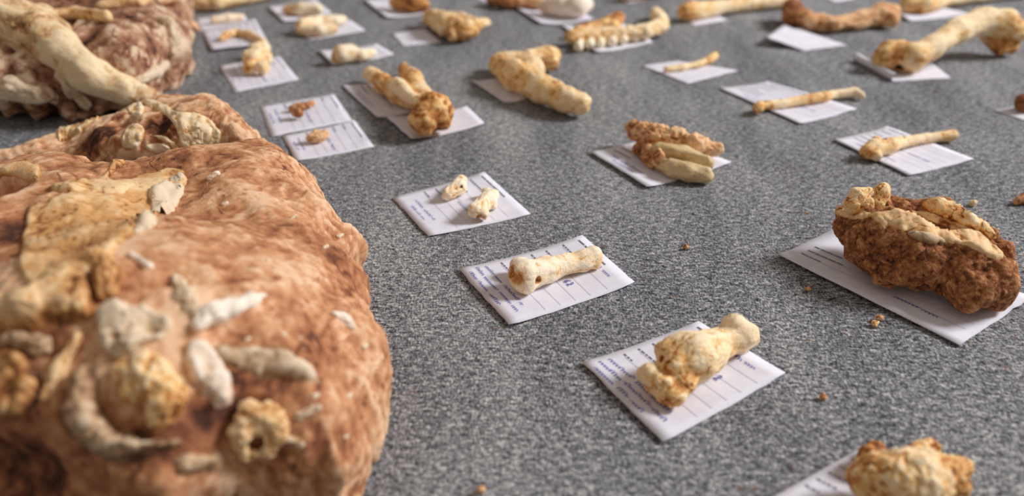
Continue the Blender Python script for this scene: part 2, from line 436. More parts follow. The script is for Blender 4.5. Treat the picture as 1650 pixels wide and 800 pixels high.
P_('skull_plate', [(50, 335), (75, 322), (150, 295), (180, 262), (186, 243), (218, 246), (195, 272), (172, 292), (232, 288), (288, 268), (305, 292), (275, 335), (215, 368), (190, 398), (150, 440), (125, 480), (60, 480), (28, 440), (44, 395)], .0026, TAN, dirt=.27, seed=1, rag=7)
P_('skull_plate', [(0, 272), (30, 258), (66, 262), (72, 290), (40, 300), (20, 282), (-20, 300), (-20, 280)], .0026, TAN, dirt=.22, seed=2, rag=6)
P_('skull_plate', [(80, 300), (130, 292), (170, 296), (230, 300), (190, 318), (120, 316), (84, 312)], .0045, TAN, dirt=.05, seed=22, rag=6)
P_('pale_vein', [(205, 376), (236, 336), (268, 290), (300, 270), (306, 300), (270, 342), (228, 376), (196, 392)], .004, GREY, dirt=.0, seed=3, bump=1.2, rag=9)
P_('bone_fragment', [(162, 502), (205, 488), (250, 505), (288, 522), (262, 548), (220, 562), (188, 588), (160, 560)], .007, GREY, dirt=.02, seed=4, rag=8, bump=1)
P_('skull_plate', [(-20, 480), (30, 470), (80, 440), (140, 430), (165, 470), (150, 515), (80, 530), (-20, 540)], .009, TAN, dirt=.3, seed=23, edge=30, rag=8)
P_('skull_plate', [(-20, 570), (20, 560), (60, 590), (70, 640), (40, 670), (-20, 680)], .007, TAN, dirt=.6, seed=24, edge=20, rag=9)
P_('skull_plate', [(300, 560), (330, 548), (372, 600), (385, 655), (350, 668), (312, 620)], .006, WHITE, dirt=.25, seed=25, edge=16, rag=8)
P_('curved_blade', [(335, 556), (400, 556), (455, 560), (490, 580), (525, 618), (515, 624), (470, 606), (420, 608), (380, 590), (345, 585)], .005, GREY, dirt=.35, seed=26, edge=14, rag=5)  # darkened a little: shade put into the blade's colour
P_('curved_bone', [(112, 600), (150, 580), (165, 620), (160, 660), (200, 700), (250, 706), (298, 704), (296, 720), (240, 742), (180, 746), (120, 720), (98, 670)], .010, GREY, dirt=.62, seed=27, edge=26, rag=6)  # value raised above the bone's own tone to paint in shade
p = lambda name, ch, mat, **k: piece(name, near, near_v, ch, mat, rough=.2, **k)
p('joint_knob', [[(160, 418, 20, .35), (172, 450, 22, .45), (176, 470, 18, .5)]], TAN, seed=4, lift=.0)
p('white_shard', [[(318, 524, 13, .1), (345, 508, 15, 0), (370, 500, 14, 0), (402, 486, 9, .05), (430, 477, 3, .2)]], WHITE, seed=5, lift=.3, label='bright white bone splinter')
p('bone_chunk', [[(200, 598, 20, .35), (240, 600, 26, .3), (270, 640, 28, .5), (262, 668, 22, .6)], [(215, 630, 20, .65)]], BONE, seed=7, lift=.2)  # values raised so the chunk's colour carries some shade
p('ring_bone', [[(386, 694, 20, .25), (400, 672, 20, .15), (430, 668, 18, .15), (446, 690, 18, .2), (430, 718, 16, .25), (398, 722, 16, .3)]], TAN, cuts=[(412, 706, 13, .9)], seed=10, lift=.35)
p('grey_chip', [[(462, 712, 10, .5), (484, 716, 8, .5)]], GREY, seed=11, lift=-.1)
p('grey_chip', [[(480, 672, 7, .4), (512, 658, 7, .4)]], GREY, seed=12, lift=-.1)
p('grey_chip', [[(300, 748, 16, .5), (345, 744, 13, .5)]], GREY, seed=13, lift=-.2)
p('bone_splinter', [[(125, 545, 8, .3), (95, 600, 10, .2), (75, 640, 10, .3)]], TAN, seed=15, lift=.3)
p('bone_splinter', [[(283, 450, 10, .25), (298, 480, 15, .25), (318, 510, 11, .35)]], GREY, seed=16, lift=-.1)
p('bone_chip', [[(212, 412, 5, .1), (240, 430, 7, .1)]], WHITE, seed=17, lift=.1)
p('bone_chip', [[(338, 288, 5, .2), (350, 281, 5, .2)]], WHITE, seed=18, lift=.1)
p('bone_chip', [[(540, 508, 7, .3), (555, 515, 8, .2), (568, 528, 6, .4)]], WHITE, seed=19, lift=-.2)
p('bone_splinter', [[(20, 545, 14, .5), (70, 560, 18, .5)]], GREY, seed=21, lift=.1)

for i, (u, v, r) in enumerate([(455, 540, 4), (482, 546, 3), (396, 548, 4), (585, 560, 5), (560, 640, 5), (522, 400, 4), (470, 352, 4), (545, 382, 4), (505, 640, 5), (430, 420, 3), (360, 330, 4), (555, 705, 4)]):
    p('bone_chip', [[(u, v, r, .35), (u + r * 1.6, v - r * .8, r * .7, .35)]], GREY, seed=40 + i, lift=-.1, n=18)

# middle block
mid_out = xy((420, 285, .02), (414, 250, .03), (392, 215, .03), (345, 178, .04), (290, 158, .045), (235, 156, .06), (165, 158, .065), (135, 182, .055), (90, 188, .05), (60, 215, .04), (0, 243, .035), (-60, 270, .03)) + [(-.56, .77), (-.4, .745), (-.28, .755)]
mid, mid_b, mid_v = block('fossil_block', 'orange-brown skull block with cream cranial bone, behind the largest block', mid_out,
    lambda x, y: .052 + .03 * np.exp(-((x + .30) ** 2 + (y - .78) ** 2) / .008) - .012 * np.clip((-.40 - x) / .06, 0, 1), .03, ROCK, .28, 150,
    bumps=[tuple(W(318, 222, .05)) + (.036, .036, .032)],
    paint=[(165, 208, 34, .7), (150, 225, 30, .5), (190, 188, 18, .7), (250, 197, 24, .7), (270, 210, 18, .6), (190, 225, 20, .4), (380, 220, 40, -.1)],
    cuts=[tuple(W(165, 212, .084)) + (.026, .022, .02), tuple(W(190, 190, .084)) + (.012, .02, .014), tuple(W(254, 196, .078)) + (.015, .02, .012), tuple(W(248, 222, .075)) + (.016, .008, .008)], ragged=.007,  seed=3, rough=.005, nf=26, lowamp=.008)
Q_ = lambda *a, **k: plate(a[0], mid, mid_v, a[1], a[2] * .45, *a[3:], step=2, edge=3, rag=3.5, bump=.8, **k)
Q_('cranial_bone', [(228, 160), (262, 164), (285, 182), (318, 182), (342, 196), (356, 222), (350, 242), (300, 244), (288, 226), (284, 205), (262, 180), (232, 172)], .006, BONE, dirt=.02, seed=1)
Q_('cranial_bone', [(200, 163), (228, 164), (230, 182), (220, 190), (205, 178)], .005, PALE, dirt=.25, seed=2)
Q_('cranial_bone', [(195, 240), (205, 208), (222, 198), (234, 208), (226, 240)], .006, PALE, dirt=.3, seed=3)
Q_('cranial_bone', [(236, 212), (262, 218), (288, 232), (290, 246), (262, 226), (234, 220)], .005, PALE, dirt=.35, seed=4)
Q_('cranial_bone', [(232, 232), (262, 228), (282, 246), (236, 248)], .005, PALE, dirt=.2, seed=5)
Q_('snout_bone', [(95, 205), (110, 192), (135, 186), (160, 178), (172, 160), (182, 166), (165, 190), (135, 208), (95, 235), (92, 222)], .006, PALE, dirt=.42, seed=6)
Q_('snout_bone', [(115, 184), (138, 172), (160, 160), (160, 172), (135, 184), (118, 190)], .005, BONE, dirt=.35, seed=7)

# far block with the long bone across it
far_out = xy((235, 145, .03), (262, 122, .03), (290, 92, .03), (304, 55, .035), (300, 10, .04), (285, -40, .04)) + [(-.75, 2.1), (-1.5, 2.0), (-1.45, 1.3), (-.95, 1.02)] + xy((0, 160, .03), (90, 160, .03), (160, 160, .03))
far, far_b, far_v = block('fossil_block', 'greyish brown fossil block with a long bone across it, top left corner', far_out,
    lambda x, y: .085 + .09 * np.clip((y - 1.05) / .5, 0, 1) * np.clip((-.45 - x) / .3, 0, 1), .05, DARK, .42, 170, seed=5, rough=.012, nf=14, lowamp=.02, lowfreq=5)
R_ = lambda name, ch, mat, **k: piece(name, far, far_v, ch, mat, **k)
R_('long_bone', [[(-60, 20, 58, .25), (0, 46, 48, .2), (60, 66, 38, .3), (100, 88, 32, .12), (150, 118, 27, .05), (200, 142, 24, .25), (236, 152, 15, .5)], [(70, 40, 26, .35), (110, 70, 20, .2)]], WEATH, lift=.25, n=110, seed=1, rough=.14, nf=26)
R_('bone_bar', [[(82, 30, 9, .2), (125, 30, 11, .15), (172, 33, 10, .2)]], TAN, lift=.7, seed=2)
R_('bone_bar', [[(165, 12, 9, .3), (220, 4, 12, .3), (280, -4, 12, .2)]], TAN, lift=.3, seed=3)
R_('grey_crust', [[(-10, 145, 16, .2), (25, 142, 16, .15), (60, 150, 13, .2), (85, 158, 9, .3)]], GREY, lift=.3, seed=4, rough=.25)
R_('grey_crust', [[(96, 122, 8, .1), (118, 145, 10, .2), (140, 168, 9, .3)]], GREY, lift=.4, seed=5, rough=.2)
R_('pale_rim', [[(222, 130, 8, .2), (250, 116, 9, .1), (266, 104, 7, .2)]], GREY, lift=.2, seed=6)
R_('pale_rim', [[(268, 38, 10, .2), (280, 62, 9, .2), (276, 85, 7, .3)]], GREY, lift=.1, seed=7, rough=.2)
R_('matrix_lump', [[(308, 42, 8, .4), (318, 47, 4, .2)]], ROCK, lift=.3, seed=8)

# ------------------------------------------------------------------ paper cards with their print and writing
DIG = {'6': [[(.8, 1), (.35, .75), (.15, .35), (.3, .02), (.65, .05), (.75, .3), (.55, .5), (.2, .35)]],
       '2': [[(.15, .75), (.3, .98), (.6, .95), (.68, .7), (.4, .35), (.1, .02), (.45, .08), (.85, .02)]],
       '5': [[(.8, 1), (.3, .98), (.22, .58), (.6, .6), (.72, .3), (.5, .02), (.12, .08)]],
       'N': [[(.1, 0), (.2, 1), (.6, 0), (.75, 1)]]}
def ribbon(pts, w):
    pts = np.asarray(pts, float); t = np.gradient(pts, axis=0); t /= np.linalg.norm(t, axis=1)[:, None] + 1e-9
    nn = np.stack([-t[:, 1], t[:, 0]], 1) * w / 2
    V = np.concatenate([pts + nn, pts - nn]); k = len(pts)
    return V, [(i, i + 1, k + i + 1, k + i) for i in range(k - 1)]
def scrawl(rng, x0, x1, y, hgt):
    """cursive words between x0 and x1 on a baseline; metres along the card"""
    out = []; x = x0
    while x < x1:
        wl = rng.uniform(3, 8) * hgt * .75; xe = min(x + wl, x1)
        n = max(6, int((xe - x) / hgt * 9)); t = np.linspace(0, 1, n); ph = rng.uniform(0, 6)
        cyc = (xe - x) / (hgt * .62)
        a = np.array([1.0 if rng.random() > .22 else 1.9 for _ in range(int(cyc) + 2)])[(t * cyc).astype(int)]
        X = x + (xe - x) * t + hgt * .22 * np.sin(2 * math.pi * cyc * t + ph)
        Y = y - hgt * .42 * a * (.5 + .5 * np.sin(2 * math.pi * cyc * t + ph + 1.3)) + rng.uniform(-.1, .1) * hgt
        out.append(np.stack([X, Y], 1)); x = xe + hgt * rng.uniform(.5, 1.1)
    return out
cards = []
def card(label, A, B, C, D, lift=(0, 0, 0, 0), bow=0.0, style=0, base=.0005, seed=0, n=12, curl=None, roll=None, nums=(), group=None, ends=None):
    """corners in photo pixels (A far, B left, C near, D right); lift: corner heights in metres; bow: arch of the edges"""
    rng = random.Random(seed + 100)
    w = [W(*c, z=base + l) for c, l in zip((A, B, C, D), lift)]
    A_, B_, C_, D_ = w
    LA = np.linalg.norm(D_ - A_); LD = np.linalg.norm(B_ - A_)
    def at(a, d):
        a = np.asarray(a, float); d = np.asarray(d, float); rz = 0 * a
        if roll:                                              # the end of the paper rolled up on itself
            ang = np.clip(d - roll[0], 0, 1) * LD / roll[1]; d = np.where(d > roll[0], roll[0] + roll[1] * np.sin(ang) / LD, d); rz = roll[1] * (1 - np.cos(ang))
        a = a[..., None]; d = d[..., None]
        p = A_ * (1 - a) * (1 - d) + D_ * a * (1 - d) + C_ * a * d + B_ * (1 - a) * d
        p = p.copy()
        aa = a[..., 0]; dd = d[..., 0]
        wz = bow * (np.abs(2 * dd - 1) ** 2.4) + .0006 * fbm(np.stack([aa * 3, dd * 3, np.full(aa.shape, seed * 2.7)], -1).reshape(-1, 3), 1, 2).reshape(aa.shape)
        wz = wz + rz
        if curl: wz = wz + curl(aa, dd)
        p[..., 2] = np.maximum(p[..., 2] + wz, base)
        return p
    a, d = np.meshgrid(np.linspace(0, 1, n + 1), np.linspace(0, 1, n + 1), indexing='ij')
    P = at(a, d)
    # torn edges
    e = (d == 1) | (a == 1); jit = fbm(np.stack([a * 9, d * 9, a * 0 + seed], -1).reshape(-1, 3), 1, 3).reshape(a.shape)
    ed = (w[2] - w[0]) / np.linalg.norm(w[2] - w[0])
    P[..., :2] += (jit * e * .0011)[..., None] * ed[:2]
    top = P.reshape(-1, 3); th = .00022; m = n + 1
    V = np.concatenate([top + [0, 0, th], top])
    K = m * m; F = []
    for i in range(n):
        for j in range(n):
            q_ = (i * m + j, (i + 1) * m + j, (i + 1) * m + j + 1, i * m + j + 1)
            F.append(q_[::-1]); F.append(tuple(k + K for k in q_))
    bd = [i * m for i in range(m)] + [n * m + j for j in range(1, m)] + [i * m + n for i in range(n - 1, -1, -1)] + [j for j in range(n - 1, 0, -1)]
    for x, y in zip(bd, bd[1:] + bd[:1]): F.append((x, y, y + K, x + K))
    root = empty('specimen_card', tuple(P.reshape(-1, 3).mean(0) * [1, 1, 0] + [0, 0, base])); tag(root, label, 'card', group)
    mesh_obj('paper', V, F, PAPER, root)
    def put(name, strokes, wid, mat, zoff=.0004):
        VV = []; FF = []; off = 0
        for s in strokes:
            v, f = ribbon(s, wid); VV.append(v); FF += [tuple(i + off for i in q_) for q_ in f]; off += len(v)
        if not VV: return
        VV = np.concatenate(VV); VV[:, 0] = np.clip(VV[:, 0] / LA, 0.01, .99); VV[:, 1] = np.clip(VV[:, 1] / LD, .01, .99)
        p3 = at(VV[:, 0], VV[:, 1]) + [0, 0, th + zoff]
        f0 = FF[0]; nz = np.cross(p3[f0[1]] - p3[f0[0]], p3[f0[3]] - p3[f0[0]])[2]
        mesh_obj(name, p3, FF if nz > 0 else [q_[::-1] for q_ in FF], mat, root, smooth=False)['kind'] = 'stuff'
    px = depth(w[0]) / FPX
    def line(x0, x1, y, k=14): t = np.linspace(x0, x1, k); return np.stack([t * LA, np.full(k, y * LD)], 1)
    if style >= 1:
        rows = [.2, .34, .46, .58, .70] if style != 3 else [.55, .66, .77]
        put('ruled_line', [line(.1, .95, y) for y in rows], .0005, RULE)
        pr = []
        for y in rows:                                        # printed row headings: short broken words
            x = .06 * LA; 
            for _ in range(rng.randint(3, 6)):
                l_ = rng.uniform(.02, .05) * LA; pr.append(np.stack([np.linspace(x, x + l_, 3), np.full(3, y * LD - .0014)], 1)); x += l_ + .0009
        x = .07 * LA                                          # printed heading along the far edge
        while x < .48 * LA:
            l_ = rng.uniform(.006, .016); pr.append(np.stack([np.linspace(x, x + l_, 4), np.full(4, .06 * LD)], 1)); x += l_ + .0012
        put('printed_heading', pr, .0013, PRINT)
    if style == 2:
        hw = []
        for y, x0, x1 in ((.82, .06, .8), (.89, .05, .86), (.96, .12, .7)): hw += scrawl(rng, x0 * LA, x1 * LA, y * LD, .0042)
        hw += scrawl(rng, .5 * LA, .8 * LA, .12 * LD, .004)
        put('handwriting', hw, .0006, INK, .0006)
    if style == 1:
        hw = []
        for y, x0, x1 in ((.84, .2, .7), (.92, .3, .65)): hw += scrawl(rng, x0 * LA, x1 * LA, y * LD, .0042)
        hw += scrawl(rng, .45 * LA, .85 * LA, .5 * LD, .005)
        put('handwriting', hw, .0005, INK, .0006)
    if style == 3:
        hw = scrawl(rng, .6 * LA, .85 * LA, .8 * LD, .005)
        put('handwriting', hw, .0006, INK, .0006)
    if nums:
        st = []
        for txt, x, y, hh in nums:
            for i, ch in enumerate(txt):
                for s in DIG[ch]:
                    s = np.array(s); tt = np.linspace(0, len(s) - 1, len(s) * 4); sx = np.interp(tt, range(len(s)), s[:, 0]); sy = np.interp(tt, range(len(s)), s[:, 1])
                    st.append(np.stack([x * LA + (i * .85 + sx * .75) * hh, y * LD - sy * hh], 1))
        put('written_number', st, .0009, INK, .0006)
    return root

card('lined white card with blue writing under the stout toe bone nearest the front', (1125, 521), (936, 588), (1068, 716), (1265, 605), bow=.002, style=2, seed=1, nums=[('52', .62, .38, .006)])
card('lined white card with curled left edge under the long slim toe bone', (938, 384), (738, 437), (820, 528), (1022, 460), bow=.003, style=2, seed=2, nums=[('62', .62, .42, .006)])
card('white card carrying two small knobbly bones side by side', (780, 279), (632, 320), (690, 383), (855, 347), bow=.0015, style=1, seed=3)
card('white card under the tiny rust-brown bone, upper of the touching pair', (538, 152), (418, 172), (437, 221), (568, 195), style=1, seed=4)
card('white card under the tiny peach crumb of bone, lower of the touching pair', (571, 195), (455, 220), (477, 261), (603, 238), style=1, seed=5, bow=.001)
card('white card under the round knobbly ankle bone at upper left', (450, 91), (353, 107), (378, 149), (482, 129), style=1, seed=6)
card('white card with raised near edge under the thin curved rib piece', (410, 30), (326, 52), (340, 80), (433, 70), style=1, seed=7, lift=(0, 0, .004, .004))
card('white card half hidden behind the card of the curved rib piece', (392, 22), (315, 30), (322, 50), (405, 42), seed=8)
card('white card under the farther of two overlapping cream jaw pieces', (506, 0), (431, 13), (456, 37), (535, 24), seed=9, bow=.003)
card('white card sticking out right of the nearer cream jaw piece', (564, 32), (480, 48), (498, 65), (589, 50), seed=10)
card('white card under the egg-shaped bone lump in the upper middle left', (607, 74), (513, 84), (537, 108), (635, 90), seed=11, bow=.003)
card('white curled card under the brown lump at the top edge', (660, -8), (585, 2), (622, 31), (696, 22), seed=12, bow=.004)
card('small blank white card left of the tan shoulder blade piece', (686, 47), (631, 54), (649, 75), (712, 69), seed=13)
card('white card under the two-pronged arm of the big brown joint', (640, 131), (550, 139), (608, 192), (672, 181), seed=14, style=1, bow=.002)
card('white curled card under the round brown knob of the joint', (752, 176), (622, 192), (662, 229), (781, 203), seed=15, bow=.004)
card('shaded white card left of the tan L-shaped bone', (812, 126), (758, 132), (812, 169), (858, 158), seed=16, bow=.003)
card('sliver of white card at the top edge beside a rust bone', (815, -12), (768, -2), (800, 13), (850, 4), seed=17)
card('white curled card under the smooth white lump at the top', (900, 2), (822, 10), (870, 41), (956, 34), seed=18, bow=.004)
card('white card under the toothed jaw in the upper middle', (1000, 38), (902, 42), (960, 87), (1052, 70), seed=19, bow=.003)
card('small white card edge under the long straight bone at top', (1150, 22), (1100, 30), (1118, 42), (1172, 33), seed=20)
card('white card under the little hooked rib in the upper right', (1090, 98), (1033, 106), (1107, 136), (1189, 114), seed=21)
card('white card under the slender rod bone with a pale tip', (1236, 133), (1157, 143), (1288, 202), (1380, 178), seed=22, style=1, bow=.002)
card('white card under the slender bone with a knobbed end', (1428, 206), (1341, 227), (1463, 285), (1568, 258), seed=23, style=1, bow=.002)
card('bright white card with its left edge lifted, below the brown humerus', (1262, 40), (1234, 60), (1296, 82), (1364, 73), seed=24, lift=(.012, .014, 0, 0))
card('white card rolled up at the left under the large cream humerus', (1486, 90), (1357, 99), (1423, 133), (1532, 126), seed=25, n=36, roll=(.84, .0055))
card('white card under the far bone in the top right corner', (1490, 10), (1440, 18), (1462, 36), (1560, 24), seed=26, bow=.003)
card('white card corner under a dark bone at the right edge', (1690, 160), (1600, 178), (1668, 202), (1740, 180), seed=27, lift=(0, .0, 0, 0), curl=lambda a, d: .006 * np.exp(-((a - .2) ** 2 + (d - .4) ** 2) / .02))
card('large white card under the heavy brown jaw block at right', (1345, 370), (1252, 413), (1545, 560), (1660, 482), seed=28, style=3, bow=.002, lift=(0, .002, 0, 0))
card('white lined card cut off by the bottom edge at right', (1388, 722), (1238, 806), (1400, 900), (1560, 800), seed=29, style=1)
card('white card under the ridged molar tooth in the middle right', (1050, 222), (950, 248), (1042, 306), (1178, 265), seed=30, style=1, bow=.003)
card('sliver of white card at the top edge, right of centre', (1350, -14), (1325, -6), (1345, 4), (1378, -2), seed=31)
card('sliver of white card at the left end of the tan bone, top left', (310, -10), (290, 2), (296, 22), (330, 14), seed=32)
card('white card under a dark-edged bone at the top centre', (1040, -24), (985, -8), (1010, 6), (1090, -6), seed=33)

# ------------------------------------------------------------------ the bones
B = bone
B('toe_bone', 'stout cream toe bone with a round head, on the nearest lined card', 'bone',
  [[(1092, 594, 36, .3), (1115, 582, 40, .1), (1138, 572, 33, .05), (1160, 560, 23, .25), (1188, 544, 27, .05)],
   [(1046, 606, 15, .25, 30), (1068, 626, 17, .2, 28), (1092, 642, 15, .25, 18)], [(1052, 622, 18, .5, 16), (1086, 648, 16, .5, 14)], [(1072, 570, 18, .35, 48), (1100, 556, 16, .2, 50)], [(1182, 528, 20, .05, 44), (1204, 546, 18, .05)], [(1100, 622, 24, .5)]],
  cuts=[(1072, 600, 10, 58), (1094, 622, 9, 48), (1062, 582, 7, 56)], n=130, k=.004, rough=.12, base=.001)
B('toe_bone', 'long slim cream toe bone with a hollow socket end', 'bone',
  [[(845, 446, 27, .15), (880, 437, 21, .05), (912, 428, 17, .2), (940, 422, 17, .15), (954, 417, 18, .15)], [(838, 432, 16, .15)], [(848, 462, 15, .2)], [(955, 408, 10, .2)], [(960, 428, 9, .25)]],
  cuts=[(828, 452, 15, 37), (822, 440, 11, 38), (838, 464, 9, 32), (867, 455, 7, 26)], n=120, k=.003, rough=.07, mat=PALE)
B('small_bone', 'small cream bone with a dark hole, left of the pair on one card', 'bone',
  [[(722, 314, 10, .3), (738, 304, 12, .1), (744, 293, 9, .1)], [(718, 318, 6, .3)]], cuts=[(741, 304, 5, 15)], n=60, k=.0025, rough=.15, mat=PALE)
B('small_bone', 'small cream bone with forked end, right of the pair on one card', 'bone',
  [[(767, 343, 13, .2), (784, 326, 13, .1), (792, 318, 11, .1)], [(786, 312, 8, .1)], [(778, 347, 10, .15)], [(794, 330, 8, .1)]], cuts=[(774, 352, 8, 6)], n=70, k=.0025, rough=.15, mat=PALE)
B('bone_scrap', 'tiny rust-brown bone scrap on the upper card of the touching pair', 'bone',
  [[(468, 176, 5, .6), (484, 174, 6, .6), (503, 169, 5, .5)], [(480, 184, 9, .65)]], n=50, k=.003, rough=.2, mat=RUST)
B('bone_scrap', 'tiny peach bone crumb on the lower card of the touching pair', 'bone',
  [[(501, 224, 8, .3), (513, 221, 9, .2), (523, 219, 7, .3)]], n=40, k=.003, rough=.2, mat=RUST)
B('ankle_bone', 'round knobbly cream ankle bone standing at upper left', 'bone',
  [[(408, 98, 16, .2), (424, 94, 15, .15)], [(412, 82, 12, .2), (424, 80, 11, .15)], [(402, 110, 11, .55)], [(424, 110, 11, .3)], [(412, 75, 6, .2)]], n=70, k=.004, rough=.16)
B('rib_piece', 'thin curved tan rib piece on a card at upper left', 'bone',
  [[(357, 63, 5, .5), (366, 57, 6, .4), (382, 53, 6, .3), (402, 56, 6, .3), (424, 68, 6, .3)]], n=70, k=.003, base=.003)
B('bone_sliver', 'flat cream bone sliver on the half hidden card, top left', 'bone', [[(345, 33, 6, .15), (368, 29, 7, .1), (388, 28, 5, .25)]], n=50, k=.003, mat=PALE)
B('jaw_piece', 'farther of two overlapping cream jaw pieces, top left', 'bone', [[(462, 17, 7, .5), (485, 15, 10, .2), (512, 16, 9, .15)], [(470, 14, 6, .4)]], n=60, k=.004, mat=PALE)
B('jaw_piece', 'nearer of two overlapping cream jaw pieces with ridged side, top left', 'bone', [[(488, 42, 12, .3), (515, 36, 10, .1), (540, 34, 9, .15), (552, 33, 7, .1)], [(485, 50, 8, .3), (515, 50, 9, .15), (537, 47, 8, .4)]], n=80, k=.002, mat=PALE)
B('bone_lump', 'egg-shaped pale bone lump with a brown end, upper middle left', 'bone', [[(550, 88, 15, .2), (565, 86, 14, .15)], [(543, 92, 10, .75)], [(582, 90, 10, .15), (600, 86, 7, .1)]], n=60, k=.004, mat=PALE)
B('bone_lump', 'ochre and dark brown bone lump on the curled card, top edge', 'bone', [[(638, 4, 12, .4), (668, 6, 14, .6), (684, 10, 9, .7)]], n=60, k=.004)
B('shoulder_blade', 'tan wedge of shoulder blade with a broken brown edge, top', 'bone',
  [[(694, 30, 13, .3), (722, 42, 18, .3), (748, 50, 17, .45)], [(700, 26, 9, .2), (745, 34, 10, .2), (765, 44, 12, .4)], [(730, 57, 12, .6), (762, 54, 10, .6)], [(765, 42, 9, .35), (784, 38, 6, .2)]], n=90, k=.005, rough=.14)
B('joint_bone', 'big brown two-pronged joint bone with a round knob', 'bone',
  [[(596, 122, 11, .15), (618, 138, 16, .45), (645, 152, 18, .5), (668, 162, 18, .4)], [(650, 113, 10, .5), (664, 130, 15, .4), (676, 158, 17, .2), (690, 180, 24, .5)], [(700, 184, 33, .55), (686, 196, 26, .62)], [(640, 140, 10, .15, 34), (676, 172, 12, .1, 34)]],
  cuts=[(618, 130, 9, 44), (640, 138, 8, 46), (668, 122, 7, 72)], n=120, k=.0045, rough=.13)
B('joint_bone', 'tan L-shaped bone with a rough porous shaft, upper middle', 'bone',
  [[(804, 106, 17, .35), (830, 124, 23, .4), (872, 146, 22, .3), (910, 163, 20, .25), (934, 171, 18, .3)], [(806, 100, 14, .15), (850, 100, 15, .15), (880, 94, 16, .3), (892, 92, 12, .5)], [(860, 116, 20, .2)], [(888, 104, 13, .5)]], n=110, k=.006, rough=.1)
B('bone_lump', 'rust-brown bone lump at the top edge left of the white lump', 'bone', [[(792, -2, 10, .6), (820, 2, 12, .6), (850, 2, 11, .3), (870, 6, 9, .3)]], n=60, k=.004, mat=RUST)
B('bone_lump', 'smooth whitish bone lump on a curled card at the top', 'bone', [[(878, 12, 11, .5), (905, 12, 15, .15), (930, 12, 17, .05), (945, 10, 11, .05)]], n=60, k=.005, mat=WHITE)

# toothed jaw
jaw = empty('jaw_bone', tuple(W(985, 72, .002))); tag(jaw, 'cream toothed jaw with an upright branch, upper middle', 'bone')
bone('jaw_body', None, None, [[(920, 62, 12, .45), (955, 58, 12, .3), (1000, 58, 11, .2), (1040, 54, 12, .15), (1064, 46, 13, .15)], [(930, 52, 9, .6), (968, 44, 10, .6), (995, 32, 11, .65), (988, 46, 9, .5)], [(1066, 44, 12, .15), (1060, 28, 11, .1), (1056, 22, 7, .05)]], parent=jaw, n=110, k=.003, rough=.16, mat=BONE)
for i, (u, v) in enumerate([(932, 76), (950, 73), (968, 71), (986, 68), (1004, 65), (1024, 61), (1042, 57)]):
    bone('tooth', None, None, [[(u, v, 8 - .3 * (i % 3), .05), (u + 3, v - 9, 6, .15)]], parent=jaw, n=24, k=.002, rough=.1, mat=PALE)

B('long_bone', 'straight ochre long bone with a blunt end, top right of centre', 'bone', [[(1106, 20, 15, .45), (1120, 18, 14, .3), (1160, 13, 11, .15), (1210, 7, 11, .15), (1275, 0, 11, .2)]], n=110, k=.004)
B('humerus', 'rusty brown humerus with two swollen ends, top right', 'bone', [[(1276, 18, 17, .65), (1282, 28, 18, .6), (1304, 38, 14, .4), (1345, 42, 11, .2), (1385, 34, 13, .15), (1418, 26, 17, .35), (1436, 24, 14, .3)], [(1435, 34, 12, .35)], [(1272, 34, 12, .7)]], n=120, k=.005, rough=.14, mat=RUST)
B('long_bone', 'ochre bone with a thick left end in the top right corner', 'bone', [[(1462, 8, 13, .5), (1490, 8, 13, .4), (1530, 2, 9, .25), (1600, -6, 8, .2), (1680, -14, 8, .2)]], n=110, k=.005)
B('humerus', 'large arched cream humerus, the biggest bone at upper right', 'bone',
  [[(1426, 94, 20, .5), (1452, 92, 22, .55), (1470, 94, 21, .3, 24), (1500, 78, 17, .1, 34), (1540, 52, 19, .05, 48), (1580, 36, 21, .05, 54), (1618, 42, 24, .3, 48), (1636, 54, 18, .45, 36)], [(1430, 82, 16, .4)], [(1612, 74, 16, .6), (1628, 78, 12, .6)], [(1592, 58, 14, .3, 28), (1612, 82, 10, .7, 10)], [(1450, 82, 16, .6)]],
  cuts=[(1448, 108, 8, 10)], n=130, k=.007, rough=.07, settle=True)
B('rib_piece', 'little tan rib with a hooked end on a card, upper right', 'bone', [[(1074, 112, 5, .2), (1100, 109, 5, .15), (1126, 104, 5, .25), (1144, 97, 6, .4), (1151, 91, 7, .45)], [(1136, 97, 4, .7)]], n=80, k=.003)
B('rod_bone', 'slender banded rod bone with a pale tip, right', 'bone', [[(1221, 176, 9, .55), (1225, 172, 8, .4), (1262, 168, 7, .25), (1300, 161, 8, .45), (1328, 157, 8, .5), (1342, 154, 7, .02), (1376, 150, 8, 0), (1388, 155, 6, 0)]], n=120, k=.002, rough=.07)
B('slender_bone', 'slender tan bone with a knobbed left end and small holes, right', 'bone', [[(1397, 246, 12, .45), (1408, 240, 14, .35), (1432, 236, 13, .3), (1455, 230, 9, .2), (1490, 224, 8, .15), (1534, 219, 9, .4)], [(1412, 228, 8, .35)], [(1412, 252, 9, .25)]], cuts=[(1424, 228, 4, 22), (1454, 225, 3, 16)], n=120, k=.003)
B('bone_lump', 'dark brown bone cut off by the right edge', 'bone', [[(1650, 166, 14, .8), (1680, 160, 16, .8)]], n=50, k=.004, mat=RUST)
B('bone_lump', 'small dark red bone lump on bare carpet at the right edge', 'bone', [[(1642, 323, 7, .6), (1656, 318, 10, .7)], [(1636, 327, 4, .5)]], n=50, k=.003, mat=RUST, base=.0006)

